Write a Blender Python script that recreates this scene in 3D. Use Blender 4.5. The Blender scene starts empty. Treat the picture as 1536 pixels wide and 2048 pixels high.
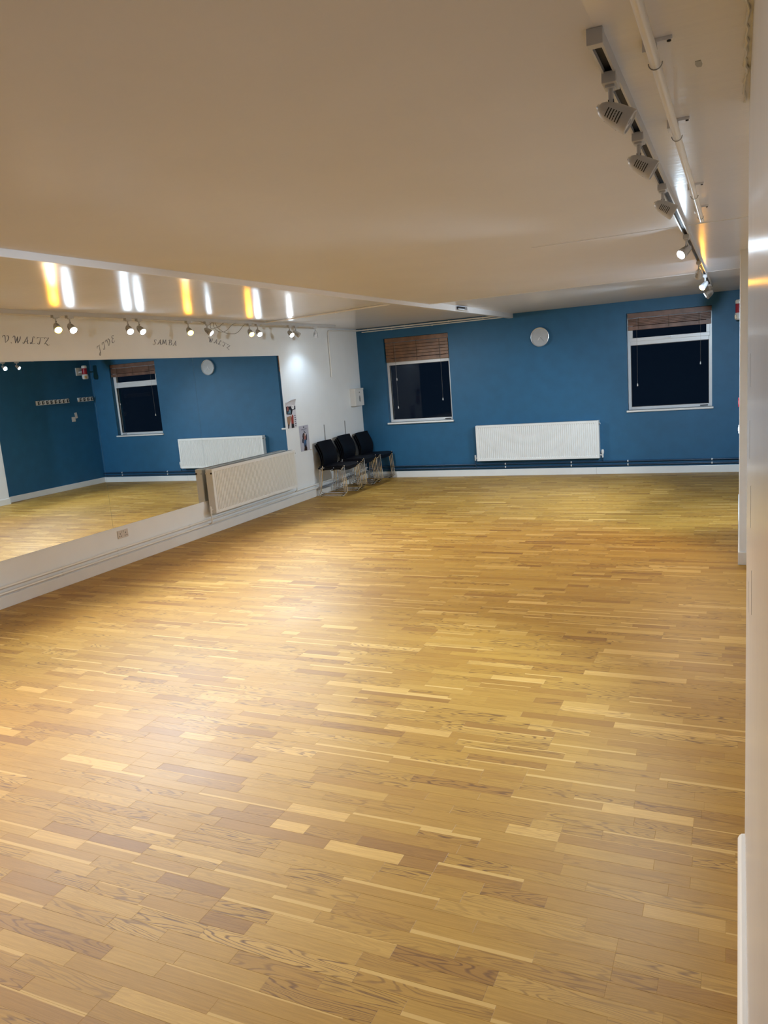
import bpy, bmesh, math, random
from mathutils import Vector, Matrix
random.seed(7)
S = bpy.context.scene
COL = S.collection
V = Vector

# ------------------------------------------------------------------ camera
cam_d = bpy.data.cameras.new('camera')
cam = bpy.data.objects.new('camera', cam_d)
COL.objects.link(cam)
S.camera = cam
CR = V((0.90910825, 0.409355, -0.07714063))
CD = V((0.00355569, -0.192804, -0.98123085))
CF = V((-0.41654478, 0.89177077, -0.17673524))
CP = V((6.1753, -12.6404, 1.8666))
FPX = 1544.78
cam.matrix_world = Matrix(((CR.x, -CD.x, -CF.x, CP.x), (CR.y, -CD.y, -CF.y, CP.y), (CR.z, -CD.z, -CF.z, CP.z), (0, 0, 0, 1)))
cam_d.sensor_fit = 'VERTICAL'
cam_d.sensor_height = 36.0
cam_d.lens = FPX * 36.0 / 2048.0
cam_d.clip_start = 0.005

# ------------------------------------------------------------------ world (night) and exposure
W = bpy.data.worlds.new('night')
S.world = W
W.use_nodes = True
bg = W.node_tree.nodes['Background']
bg.inputs[0].default_value = (0.10, 0.22, 0.5, 1)
bg.inputs[1].default_value = 0.012
S.view_settings.view_transform = 'Standard'
S.view_settings.look = 'None'
S.view_settings.gamma = 1
S.view_settings.use_curve_mapping = False
S.view_settings.exposure = 1.0
S.cycles.max_bounces = 10
S.cycles.diffuse_bounces = 5
S.cycles.sample_clamp_indirect = 6

LEFT_W, RIGHT_W = 78.0, 126.0
COOL, WARM, NEUT = (0.66, 0.84, 1.0), (1.0, 0.80, 0.60), (0.80, 0.92, 1.0)

# ------------------------------------------------------------------ materials
def new_mat(name):
    m = bpy.data.materials.new(name)
    m.use_nodes = True
    nt = m.node_tree
    b = nt.nodes['Principled BSDF']
    return m, nt, b
def N(nt, typ, **kw):
    n = nt.nodes.new(typ)
    for k, v in kw.items(): setattr(n, k, v)
    return n
def paint(name, col, rough=0.5, vary=0.04, bump=0.0, scale=6.0, metal=0.0, spec=0.5, bscale=60.0, stretch=(1, 1, 1)):
    m, nt, b = new_mat(name)
    b.inputs['Roughness'].default_value = rough
    b.inputs['Metallic'].default_value = metal
    b.inputs['Specular IOR Level'].default_value = spec
    g = N(nt, 'ShaderNodeNewGeometry')
    n = N(nt, 'ShaderNodeTexNoise')
    n.inputs['Scale'].default_value = scale
    n.inputs['Detail'].default_value = 4
    nt.links.new(g.outputs['Position'], n.inputs['Vector'])
    r = N(nt, 'ShaderNodeValToRGB')
    a = [max(0, c * (1 - vary)) for c in col]; z = [min(1, c * (1 + vary)) for c in col]
    r.color_ramp.elements[0].position = 0.3; r.color_ramp.elements[1].position = 0.7
    r.color_ramp.elements[0].color = (*a, 1); r.color_ramp.elements[1].color = (*z, 1)
    nt.links.new(n.outputs['Fac'], r.inputs['Fac'])
    nt.links.new(r.outputs['Color'], b.inputs['Base Color'])
    if bump:
        mp = N(nt, 'ShaderNodeMapping'); mp.inputs['Scale'].default_value = stretch
        nt.links.new(g.outputs['Position'], mp.inputs['Vector'])
        n2 = N(nt, 'ShaderNodeTexNoise'); n2.inputs['Scale'].default_value = bscale; n2.inputs['Detail'].default_value = 3
        nt.links.new(mp.outputs['Vector'], n2.inputs['Vector'])
        bp = N(nt, 'ShaderNodeBump'); bp.inputs['Strength'].default_value = bump; bp.inputs['Distance'].default_value = 0.004
        nt.links.new(n2.outputs['Fac'], bp.inputs['Height'])
        nt.links.new(bp.outputs['Normal'], b.inputs['Normal'])
    return m
def emit(name, col, strength):
    m, nt, b = new_mat(name)
    b.inputs['Base Color'].default_value = (0.9, 0.9, 0.9, 1)
    b.inputs['Emission Color'].default_value = (*col, 1)
    b.inputs['Emission Strength'].default_value = strength
    return m

M = {}
M['wall_white'] = paint('white wall paint', (0.80, 0.83, 0.86), 0.5, 0.02, 0.12, 3, bscale=45)
M['wall_gloss'] = paint('white satin wall paint', (0.68, 0.71, 0.76), 0.24, 0.02, 0.10, 3, bscale=30, stretch=(1, 1, 0.25))
M['ceil'] = paint('white satin ceiling paint', (0.74, 0.745, 0.78), 0.25, 0.02, 0.26, 2, bscale=16, stretch=(0.35, 1.5, 1))
M['ceil_matt'] = paint('white matt ceiling paint', (0.64, 0.65, 0.70), 0.5, 0.02, 0.10, 2, bscale=16, stretch=(0.35, 1.5, 1), spec=0.3)
M['blue'] = paint('blue wall paint', (0.014, 0.106, 0.222), 0.55, 0.07, 0.15, 5, bscale=70)
M['trim'] = paint('white gloss woodwork paint', (0.78, 0.78, 0.77), 0.3, 0.02, 0.0)
M['pipe_white'] = paint('white pipe paint', (0.76, 0.75, 0.72), 0.3, 0.02)
M['pipe_blue'] = paint('dark blue pipe paint', (0.012, 0.045, 0.10), 0.35, 0.05)
M['rad'] = paint('radiator enamel', (0.80, 0.81, 0.81), 0.32, 0.015)
M['dark'] = paint('dark recess', (0.012, 0.012, 0.014), 0.6, 0.1)
M['plastic_white'] = paint('white plastic', (0.75, 0.75, 0.74), 0.4, 0.02)
M['spot_white'] = paint('spotlight grey white enamel', (0.50, 0.51, 0.53), 0.35, 0.02)
M['track'] = paint('track aluminium paint', (0.50, 0.51, 0.53), 0.35, 0.03)
M['chrome'] = paint('chrome', (0.80, 0.81, 0.83), 0.12, 0.02, metal=1.0)
M['black_plastic'] = paint('black seat plastic', (0.004, 0.0045, 0.008), 0.5, 0.1, 0.1, 20, bscale=300, spec=0.18)
M['upvc'] = paint('white window frame', (0.72, 0.73, 0.75), 0.3, 0.015)
M['blind'] = paint('brown wooden blind', (0.20, 0.095, 0.040), 0.45, 0.3, 0.1, 8, bscale=40, stretch=(0.3, 1, 6))
M['red'] = paint('red plastic', (0.35, 0.012, 0.03), 0.35, 0.04)
M['cable'] = paint('grey cable', (0.22, 0.21, 0.20), 0.5, 0.1)
M['ink'] = paint('dark lettering vinyl', (0.10, 0.11, 0.16), 0.45, 0.05)
M['amber'] = paint('amber plastic', (0.75, 0.5, 0.22), 0.35, 0.05)
M['steel'] = paint('grey steel', (0.35, 0.36, 0.37), 0.35, 0.05, metal=0.6)
M['clock_face'] = paint('grey clock face', (0.42, 0.44, 0.47), 0.4, 0.03)
M['silver'] = paint('silver clock rim', (0.72, 0.76, 0.8), 0.25, 0.02, metal=0.7)
M['socket'] = paint('cream socket plastic', (0.62, 0.57, 0.53), 0.4, 0.02)
M['lens_off'] = paint('white lamp glass', (0.85, 0.85, 0.85), 0.2, 0.01)
M['lens_cool'] = emit('cool lit lamp glass', COOL, 80)
M['lens_warm'] = emit('warm lit lamp glass', (1.0, 0.42, 0.025), 110)
M['lens_neut'] = emit('neutral lit lamp glass', NEUT, 70)

def mirror_mat():
    m, nt, b = new_mat('mirror silvering')
    b.inputs['Base Color'].default_value = (0.86, 0.89, 0.89, 1)
    b.inputs['Metallic'].default_value = 1
    b.inputs['Roughness'].default_value = 0.0
    return m
M['mirror'] = mirror_mat()
M['mirror_edge'] = paint('ground glass edge', (0.25, 0.33, 0.33), 0.3, 0.03)
def glass_mat():
    m, nt, b = new_mat('window glass')
    b.inputs['Base Color'].default_value = (0.9, 0.95, 0.97, 1)
    b.inputs['Roughness'].default_value = 0.02
    b.inputs['Transmission Weight'].default_value = 1
    b.inputs['IOR'].default_value = 1.23
    return m
M['glass'] = glass_mat()

def wood_mat():
    m, nt, b = new_mat('oiled oak strip')
    L = nt.links.new
    b.inputs['Specular IOR Level'].default_value = 0.30
    geo = N(nt, 'ShaderNodeNewGeometry')
    tone = N(nt, 'ShaderNodeAttribute', attribute_name='tone')
    acr = N(nt, 'ShaderNodeAttribute', attribute_name='across')
    kind = N(nt, 'ShaderNodeAttribute', attribute_name='figure')
    off = N(nt, 'ShaderNodeMath', operation='MULTIPLY'); off.inputs[1].default_value = 57.0
    L(tone.outputs['Fac'], off.inputs[0])
    comb = N(nt, 'ShaderNodeCombineXYZ')
    L(off.outputs[0], comb.inputs[0]); L(off.outputs[0], comb.inputs[2])
    add = N(nt, 'ShaderNodeVectorMath', operation='ADD')
    L(geo.outputs['Position'], add.inputs[0]); L(comb.outputs[0], add.inputs[1])
    # base tone
    ramp = N(nt, 'ShaderNodeValToRGB')
    e = ramp.color_ramp.elements
    e[0].position = 0; e[0].color = (0.280, 0.137, 0.026, 1)
    e[1].position = 1; e[1].color = (0.60, 0.375, 0.105, 1)
    for p, c in ((0.22, (0.355, 0.186, 0.031, 1)), (0.6, (0.430, 0.247, 0.044, 1)), (0.85, (0.49, 0.295, 0.066, 1))):
        k = e.new(p); k.color = c
    L(tone.outputs['Fac'], ramp.inputs['Fac'])
    # long fibre
    mp = N(nt, 'ShaderNodeMapping'); mp.inputs['Scale'].default_value = (2.2, 55, 1)
    L(add.outputs[0], mp.inputs['Vector'])
    fib = N(nt, 'ShaderNodeTexNoise'); fib.inputs['Scale'].default_value = 3.0; fib.inputs['Detail'].default_value = 6; fib.inputs['Roughness'].default_value = 0.65
    L(mp.outputs[0], fib.inputs['Vector'])
    # cathedral figure: contour lines of stretched noise
    mp2 = N(nt, 'ShaderNodeMapping'); mp2.inputs['Scale'].default_value = (1.5, 14, 1)
    L(add.outputs[0], mp2.inputs['Vector'])
    n2 = N(nt, 'ShaderNodeTexNoise'); n2.inputs['Scale'].default_value = 1.0; n2.inputs['Detail'].default_value = 2.5; n2.inputs['Roughness'].default_value = 0.4
    L(mp2.outputs[0], n2.inputs['Vector'])
    mul = N(nt, 'ShaderNodeMath', operation='MULTIPLY'); mul.inputs[1].default_value = 120
    L(n2.outputs['Fac'], mul.inputs[0])
    sn = N(nt, 'ShaderNodeMath', operation='SINE'); L(mul.outputs[0], sn.inputs[0])
    mr = N(nt, 'ShaderNodeMapRange'); mr.inputs['From Min'].default_value = 0.35; mr.inputs['From Max'].default_value = 1.0
    L(sn.outputs[0], mr.inputs['Value'])
    # break the lines up along the fibre
    br = N(nt, 'ShaderNodeMapRange'); br.inputs['From Min'].default_value = 0.28; br.inputs['From Max'].default_value = 0.55
    L(fib.outputs['Fac'], br.inputs['Value'])
    fg = N(nt, 'ShaderNodeMath', operation='MULTIPLY'); L(mr.outputs[0], fg.inputs[0]); L(br.outputs[0], fg.inputs[1])
    fg2 = N(nt, 'ShaderNodeMath', operation='MULTIPLY'); L(fg.outputs[0], fg2.inputs[0]); L(kind.outputs['Fac'], fg2.inputs[1])
    mixf = N(nt, 'ShaderNodeMix', data_type='RGBA', blend_type='MULTIPLY')
    fr = N(nt, 'ShaderNodeValToRGB')
    fr.color_ramp.elements[0].position = 0.25; fr.color_ramp.elements[0].color = (0.74, 0.70, 0.64, 1)
    fr.color_ramp.elements[1].position = 0.7; fr.color_ramp.elements[1].color = (1.12, 1.13, 1.16, 1)
    L(fib.outputs['Fac'], fr.inputs['Fac'])
    mixf.inputs['Factor'].default_value = 0.8
    L(ramp.outputs['Color'], mixf.inputs['A']); L(fr.outputs['Color'], mixf.inputs['B'])
    mixc = N(nt, 'ShaderNodeMix', data_type='RGBA')
    L(fg2.outputs[0], mixc.inputs['Factor']); L(mixf.outputs['Result'], mixc.inputs['A'])
    mixc.inputs['B'].default_value = (0.130, 0.056, 0.014, 1)
    # pale sapwood along one edge (across runs 0..1 on most strips, shifted past 1 where there is none)
    swk = N(nt, 'ShaderNodeAttribute', attribute_name='sap')
    sa = N(nt, 'ShaderNodeMath', operation='MULTIPLY_ADD'); sa.inputs[1].default_value = 0.34
    L(swk.outputs['Fac'], sa.inputs[0]); L(acr.outputs['Fac'], sa.inputs[2])
    sb = N(nt, 'ShaderNodeMath', operation='MULTIPLY_ADD'); sb.inputs[1].default_value = 0.22
    L(n2.outputs['Fac'], sb.inputs[0]); L(sa.outputs[0], sb.inputs[2])
    sw = N(nt, 'ShaderNodeMapRange'); sw.inputs['From Min'].default_value = 1.13; sw.inputs['From Max'].default_value = 1.17
    L(sb.outputs[0], sw.inputs['Value'])
    swg = N(nt, 'ShaderNodeMath', operation='GREATER_THAN'); swg.inputs[1].default_value = 0.02; L(swk.outputs['Fac'], swg.inputs[0])
    swm = N(nt, 'ShaderNodeMath', operation='MULTIPLY'); L(sw.outputs[0], swm.inputs[0]); L(swg.outputs[0], swm.inputs[1])
    mixs = N(nt, 'ShaderNodeMix', data_type='RGBA')
    L(swm.outputs[0], mixs.inputs['Factor']); L(mixc.outputs['Result'], mixs.inputs['A'])
    mixs.inputs['B'].default_value = (0.57, 0.365, 0.110, 1)
    L(mixs.outputs['Result'], b.inputs['Base Color'])
    # worn lacquer
    wn = N(nt, 'ShaderNodeTexNoise'); wn.inputs['Scale'].default_value = 1.3; wn.inputs['Detail'].default_value = 5
    L(geo.outputs['Position'], wn.inputs['Vector'])
    rr = N(nt, 'ShaderNodeMapRange'); rr.inputs['To Min'].default_value = 0.40; rr.inputs['To Max'].default_value = 0.56
    L(wn.outputs['Fac'], rr.inputs['Value']); L(rr.outputs[0], b.inputs['Roughness'])
    hm = N(nt, 'ShaderNodeMath', operation='MULTIPLY_ADD'); hm.inputs[1].default_value = -0.7
    L(fg2.outputs[0], hm.inputs[0]); L(fib.outputs['Fac'], hm.inputs[2])
    bp = N(nt, 'ShaderNodeBump'); bp.inputs['Strength'].default_value = 0.22; bp.inputs['Distance'].default_value = 0.0012
    L(hm.outputs[0], bp.inputs['Height']); L(bp.outputs['Normal'], b.inputs['Normal'])
    return m
M['wood'] = wood_mat()
M['subfloor'] = paint('dark joint under the strips', (0.06, 0.03, 0.012), 0.7, 0.1)

# ------------------------------------------------------------------ mesh helpers
def mesh_obj(name, bm, mat, parent=None, smooth=False, loc=None):
    bmesh.ops.recalc_face_normals(bm, faces=bm.faces[:])
    me = bpy.data.meshes.new(name)
    bm.to_mesh(me); bm.free()
    if smooth:
        me.polygons.foreach_set('use_smooth', [True] * len(me.polygons))
        me.set_sharp_from_angle(angle=math.radians(40))
    for k in (mat if isinstance(mat, (list, tuple)) else [mat]): me.materials.append(k)
    o = bpy.data.objects.new(name, me)
    COL.objects.link(o)
    if parent: o.parent = parent
    if loc: o.location = loc
    return o
def box(bm, lo, hi, bev=0.0, mi=0):
    x0, y0, z0 = lo; x1, y1, z1 = hi
    vs = [bm.verts.new(p) for p in ((x0, y0, z0), (x1, y0, z0), (x1, y1, z0), (x0, y1, z0), (x0, y0, z1), (x1, y0, z1), (x1, y1, z1), (x0, y1, z1))]
    fs = [bm.faces.new([vs[i] for i in q]) for q in ((3, 2, 1, 0), (4, 5, 6, 7), (0, 1, 5, 4), (1, 2, 6, 5), (2, 3, 7, 6), (3, 0, 4, 7))]
    for f in fs: f.material_index = mi
    if bev:
        es = list({e for f in fs for e in f.edges})
        bmesh.ops.bevel(bm, geom=es, offset=bev, segments=2, profile=0.6, affect='EDGES')
    return vs
def B(lo, hi, bev=0.0):
    bm = bmesh.new(); box(bm, lo, hi, bev); return bm
def frame_axes(d):
    d = d.normalized()
    a = V((0, 0, 1)) if abs(d.z) < 0.9 else V((1, 0, 0))
    u = d.cross(a).normalized(); w = u.cross(d).normalized()
    return u, w
def tube(bm, pts, r, n=10, caps=True):
    pts = [V(p) for p in pts]
    rings = []
    u = None
    for i, p in enumerate(pts):
        if i == 0: d = pts[1] - p
        elif i == len(pts) - 1: d = p - pts[i - 1]
        else: d = (pts[i + 1] - p).normalized() + (p - pts[i - 1]).normalized()
        d.normalize()
        if u is None: u, w = frame_axes(d)
        else:
            u = (u - d * u.dot(d)).normalized(); w = d.cross(u) * -1
        w = u.cross(d).normalized()
        rr = r[i] if isinstance(r, (list, tuple)) else r
        rings.append([bm.verts.new(p + (u * math.cos(2 * math.pi * k / n) + w * math.sin(2 * math.pi * k / n)) * rr) for k in range(n)])
    for a, b in zip(rings, rings[1:]):
        for k in range(n): bm.faces.new((a[k], a[(k + 1) % n], b[(k + 1) % n], b[k]))
    if caps:
        bm.faces.new(rings[0]); bm.faces.new(rings[-1][::-1])
def T(pts, r, n=10):
    bm = bmesh.new(); tube(bm, pts, r, n); return bm
def rounded(pts, rad, n=5):
    pts = [V(p) for p in pts]; out = [pts[0]]
    for i in range(1, len(pts) - 1):
        p = pts[i]; a = (pts[i - 1] - p); b = (pts[i + 1] - p)
        ra = min(rad, a.length * 0.45, b.length * 0.45)
        a = p + a.normalized() * ra; b = p + b.normalized() * ra
        for k in range(n + 1):
            t = k / n
            out.append(a * (1 - t) ** 2 + p * 2 * t * (1 - t) + b * t * t)
    out.append(pts[-1]); return out
def lathe(bm, prof, mtx, n=24, mi=0):
    rings = []
    for z, r in prof:
        if r < 1e-5: rings.append([bm.verts.new(mtx @ V((0, 0, z)))])
        else: rings.append([bm.verts.new(mtx @ V((r * math.cos(2 * math.pi * k / n), r * math.sin(2 * math.pi * k / n), z))) for k in range(n)])
    for a, b in zip(rings, rings[1:]):
        for k in range(n):
            if len(a) == 1 and len(b) == 1: continue
            if len(a) == 1: f = bm.faces.new((a[0], b[k], b[(k + 1) % n]))
            elif len(b) == 1: f = bm.faces.new((a[k], b[0], a[(k + 1) % n]))
            else: f = bm.faces.new((a[k], a[(k + 1) % n], b[(k + 1) % n], b[k]))
            f.material_index = mi
def aim_matrix(loc, d):
    d = V(d).normalized(); u, w = frame_axes(d)
    m = Matrix((u, w, d)).transposed().to_4x4()
    if m.determinant() < 0: m = Matrix((u * -1, w, d)).transposed().to_4x4()
    m.translation = V(loc)
    return m
def prism(bm, poly, mtx, h):
    a = [bm.verts.new(mtx @ V((x, y, 0))) for x, y in poly]
    b = [bm.verts.new(mtx @ V((x, y, h))) for x, y in poly]
    bm.faces.new(a[::-1]); bm.faces.new(b)
    for i in range(len(poly)):
        j = (i + 1) % len(poly); bm.faces.new((a[i], a[j], b[j], b[i]))
def thing(name, label, cat, loc=(0, 0, 0), group=None, kind=None):
    o = bpy.data.objects.new(name, None); COL.objects.link(o)
    o.location = loc; o.empty_display_size = 0.1
    return tag(o, label, cat, group, kind)
def tag(o, label=None, cat=None, group=None, kind=None):
    if label: o['label'] = label
    if cat: o['category'] = cat
    if group: o['group'] = group
    if kind: o['kind'] = kind
    return o
def struct(name, bm, mat, label, parent=None, smooth=False):
    o = mesh_obj(name, bm, mat, parent, smooth)
    o['kind'] = 'structure'
    if label: o['label'] = label
    return o
def part(name, bm, mat, parent, smooth=False):
    """geometry given in world space, parented to a thing standing anywhere"""
    off = parent_world(parent)
    bmesh.ops.translate(bm, verts=bm.verts[:], vec=-off)
    return mesh_obj(name, bm, mat, parent, smooth)
def parent_world(o):
    p = V((0, 0, 0))
    while o: p += o.location; o = o.parent
    return p
def dup(o, loc=None, **props):
    c = o.copy(); COL.objects.link(c)
    if loc is not None: c.location = loc
    for k, v in props.items(): c[k] = v
    for ch in list(o.children):
        d = ch.copy(); COL.objects.link(d); d.parent = c
        for g in list(ch.children):
            e = g.copy(); COL.objects.link(e); e.parent = d
            if e.type == 'LIGHT': pass
    return c

# ------------------------------------------------------------------ room shell
RX, Y0, YN, YP1, YP0, YE = 6.357, 0.0, -9.74, -5.50, -2.61, -14.6
PX, EX = 6.186, 6.203          # face of the pillar, face of the entrance wall
HC, HF, HL, HT = 2.62, 2.65, 2.662, 2.85
W1 = (0.514, 1.713, 0.985, 2.452)
W2 = (4.610, 5.818, 0.995, 2.470)

fl = struct('floor', B((-0.2, YE - 0.2, -0.12), (RX + 0.2, 0.2, -0.006)), M['subfloor'], 'oak strip floor running across the studio')
bm = bmesh.new()
box(bm, (-0.2, YE - 0.2, 0), (0, 0.25, HT)); struct('wall_left', bm, M['wall_white'], 'white wall carrying the mirrors')
# back wall round the two window openings
bm = bmesh.new(); d = 0.25
for lo, hi in (((0, 0), (W1[0], HT)), ((W1[1], 0), (W2[0], HT)), ((W2[1], 0), (RX + 0.2, HT)),
               ((W1[0], 0), (W1[1], W1[2])), ((W1[0], W1[3]), (W1[1], HT)), ((W2[0], 0), (W2[1], W2[2])), ((W2[0], W2[3]), (W2[1], HT))):
    box(bm, (lo[0], 0, lo[1]), (hi[0], d, hi[1]))
bmesh.ops.remove_doubles(bm, verts=bm.verts[:], dist=1e-5)
struct('wall_back', bm, M['blue'], 'blue wall with two windows')
struct('wall_right', B((RX, YP0, 0), (RX + 0.2, 0.0, HT)), M['blue'], 'blue side wall with the coat hooks, seen in the mirror')
struct('pillar', B((PX, YP1, 0), (RX + 0.2, YP0, HT), 0.004), M['wall_white'], 'white pillar projecting from the side wall')
struct('wall_right', B((RX, YN, 0), (RX + 0.2, YP1, HT)), M['wall_white'], 'white recessed side wall between pillar and entrance')
we = struct('wall_entrance', B((EX, YE, 0), (RX + 0.2, YN, HT), 0.006), M['wall_gloss'], 'white satin wall end right beside the viewer')
struct('wall_front', B((-0.2, YE - 0.2, 0), (RX + 0.2, YE, HT)), M['blue'], 'blue wall behind the viewer')
for y, z, l in ((-10.41, 1.80, .085), (-10.40, 1.62, .10), (-10.66, 1.49, .10), (-10.83, 1.33, .10), (-10.3, 1.16, .09)):
    bm = bmesh.new()
    prism(bm, [(-.004, -l / 2), (.003, -l * .2), (.006, l * .1), (.002, l / 2), (-.003, l * .25), (-.006, -l * .1)],
          Matrix(((0, 0, -1, EX + .0002), (1, 0, 0, y), (0, 1, 0, z), (0, 0, 0, 1))), 0.0007)
    mesh_obj('chip', bm, M['steel'], we)
# ceiling
TRX0 = 5.866
ce = thing('ceiling', 'white painted ceiling with a lowered middle field', 'ceiling', kind='structure'); del ce['category']
bm = bmesh.new(); box(bm, (2.80, YE, HC), (TRX0, -3.83, HT)); part('ceiling_panel', bm, M['ceil_matt'], ce)
bm = bmesh.new(); box(bm, (TRX0, YE, HC), (RX, -3.83, HT)); part('ceiling_panel', bm, M['ceil'], ce)
bm = bmesh.new(); box(bm, (-0.1, YE, HL), (2.80, 0.1, HT)); part('ceiling_panel', bm, M['ceil'], ce)
bm = bmesh.new(); box(bm, (2.80, -3.83, HF), (RX, 0.1, HT)); part('ceiling_panel', bm, M['ceil'], ce)
bm = bmesh.new()
prism(bm, [(-.008, -.026), (.006, -.028), (.009, .005), (.006, .026), (-.005, .024), (-.009, 0)], Matrix(((1, 0, 0, 6.075), (0, 1, 0, -10.2), (0, 0, 1, HC - .0012), (0, 0, 0, 1))), 0.001)
part('chip', bm, M['steel'], ce)
bm = bmesh.new()
box(bm, (2.775, YE, 2.578), (2.85, 0, HT), 0.004)
struct('trim_1', bm, M['ceil'], 'white ceiling beam along the lowered ceiling')
bm = bmesh.new(); box(bm, (2.85, -3.845, HC - .003), (RX, -3.815, HC + .03), 0.003)
struct('trim_2', bm, M['ceil'], 'white bead at the step in the ceiling')
bm = bmesh.new(); box(bm, (4.9, -7.26, HC - .003), (RX, -7.235, HC + .005), 0.001)
struct('trim_3', bm, M['ceil'], 'flat strip over a ceiling board joint')
pts = []
for i in range(40):
    pts.append((EX - .012 + random.uniform(-.004, .004), YN - .02 - i * .03, HC - .002 + random.uniform(-.003, .002)))
struct('trim_4', T(pts, [random.uniform(.003, .0065) for _ in pts], 7), M['wall_gloss'], 'lumpy sealant bead between wall and ceiling', smooth=True)

# baseboards
def base(name, lo, hi, label): struct(name, B(lo, hi, 0.004), M['trim'], label)
base('baseboard_left', (0, YE, 0), (0.018, 0, 0.112), 'white baseboard under the mirrors')
base('baseboard_back', (0.018, -0.018, 0), (4.10, 0, 0.112), 'white baseboard of the blue back wall')
base('baseboard_back', (4.102, -0.0175, 0), (RX - .018, 0, 0.111), 'second length of white baseboard on the blue back wall')
base('baseboard_right', (RX - .018, YP0, 0), (RX, -0.0, 0.112), 'white baseboard of the blue side wall')
base('baseboard_pillar', (PX - .009, YP1 - .016, 0), (RX, YP0 + .016, 0.112), 'white baseboard round the pillar')
base('baseboard_recess', (RX - .016, YN, 0), (RX, YP1 - .016, 0.112), 'white baseboard of the recess')
bm = bmesh.new()
pr = [(0, 0), (0, .085), (.005, .096), (.012, .104), (.022, .106), (.026, .106), (.026, 0)]
prism(bm, pr, Matrix(((1, 0, 0, EX - .024), (0, 0, 1, YE), (0, 1, 0, 0), (0, 0, 0, 1))), 9.80 * -1 - YE)
struct('baseboard_entrance', bm, M['trim'], 'white moulded baseboard of the entrance wall')

# ------------------------------------------------------------------ floor strips
def in_frame(p):
    q = V(p) - CP
    z = q.dot(CF)
    if z < .05: return None
    return (768 + FPX * q.dot(CR) / z, 1024 + FPX * q.dot(CD) / z)
SW, BW = 0.065, 0.195
planks = []
rng = random.Random(21)
yb0 = -10.547
k0 = int(math.floor((YE - yb0) / BW)); k1 = int(math.ceil((0 - yb0) / BW))
last = 0.9
for k in range(k0, k1):
    L = 2.18
    if k == 0: off = 5.827
    elif k == -1: off = 4.436
    else: off = (last + rng.uniform(0.45, 1.5)) % L
    last = off
    x = off % L
    ends = [0.0] + ([x] if x > .05 else []);
    while ends[-1] + L < RX: ends.append(ends[-1] + L)
    ends.append(RX)
    for s in range(3):
        ya = yb0 + k * BW + s * SW; yb = ya + SW
        if yb > 0.0: yb = 0.0
        if yb - ya < .01: continue
        for a, b in zip(ends, ends[1:]):
            cuts = [a]; first = True
            while True:
                step = rng.choice((0.24, 0.31, 0.36, 0.41, 0.46, 0.55)) * rng.uniform(.9, 1.1)
                if first: step *= rng.uniform(.45, 1); first = False
                if cuts[-1] + step > b - .12: break
                cuts.append(cuts[-1] + step)
            cuts.append(b)
            for c, e in zip(cuts, cuts[1:]):
                t = min(1, max(0, rng.gauss(.52, .15)))
                u = rng.random()
                if u < .04: t = rng.uniform(.85, 1)
                elif u < .10: t = rng.uniform(.02, .2)
                sap = rng.uniform(.25, 1) if rng.random() < .2 else 0.0
                fig = .55 * rng.random() ** 2.5 if rng.random() < .68 else rng.uniform(.6, 1)
                planks.append((c, e, ya, yb, t, sap, rng.random() < .5, fig))
def plank_geo(p, ox, oy):
    c, e, ya, yb, t, sap, flip, fig = p
    g = 0.0001; ch = 0.0007
    x0, x1, y0, y1 = c + g - ox, e - g - ox, ya + g * .4 - oy, yb - g * .4 - oy
    zj = (t * 7919 % 1 - .5) * .0003
    vs = [(x0 + ch, y0 + ch, zj), (x1 - ch, y0 + ch, zj), (x1 - ch, y1 - ch, zj), (x0 + ch, y1 - ch, zj),
          (x0, y0, zj - .0003), (x1, y0, zj - .0003), (x1, y1, zj - .0003), (x0, y1, zj - .0003),
          (x0, y0, -.0058), (x1, y0, -.0058), (x1, y1, -.0058), (x0, y1, -.0058)]
    fs = [(0, 1, 2, 3)] + [(4 + i, 4 + (i + 1) % 4, (i + 1) % 4, i) for i in range(4)] + [(8 + i, 8 + (i + 1) % 4, 4 + (i + 1) % 4, 4 + i) for i in range(4)]
    lo, hi = (1.0, 0.0) if flip else (0.0, 1.0)
    ac = [lo, lo, hi, hi] * 3
    return vs, fs, ac
def make_plank_mesh(name, items, ox=0, oy=0):
    Vs, Fs, A, Tn, Sp, Fg = [], [], [], [], [], []
    for p in items:
        v, f, a = plank_geo(p, ox, oy)
        n = len(Vs)
        Vs += v; Fs += [tuple(i + n for i in q) for q in f]; A += a
        Tn += [p[4]] * 12; Sp += [p[5]] * 12; Fg += [p[7]] * 12
    me = bpy.data.meshes.new(name)
    me.from_pydata(Vs, [], Fs)
    for nm, d in (('tone', Tn), ('across', A), ('sap', Sp), ('figure', Fg)):
        at = me.attributes.new(nm, 'FLOAT', 'POINT'); at.data.foreach_set('value', d)
    me.materials.append(M['wood'])
    me.update()
    return me
def shown(p):
    cs = [in_frame((x, y, 0)) for x, y in ((p[0], p[2]), (p[1], p[2]), (p[1], p[3]), (p[0], p[3]))]
    if any(c is None for c in cs): return 0
    m = (sum(c[0] for c in cs) / 4, sum(c[1] for c in cs) / 4)
    cs = [(min(1492, max(0, x)), min(2048, max(0, y))) for x, y in cs]
    return abs(sum(cs[i][0] * cs[(i + 1) % 4][1] - cs[(i + 1) % 4][0] * cs[i][1] for i in range(4))) / 2
planks.sort(key=shown, reverse=True)
NP = 300
for p in planks[:NP]:
    ox, oy = (p[0] + p[1]) / 2, (p[2] + p[3]) / 2
    me = make_plank_mesh('plank', [p], ox, oy)
    o = bpy.data.objects.new('plank', me); COL.objects.link(o); o.parent = fl; o.location = (ox, oy, 0)
me = make_plank_mesh('plank_field', planks[NP:])
o = bpy.data.objects.new('plank_field', me); COL.objects.link(o); o.parent = fl; o['kind'] = 'stuff'

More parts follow.
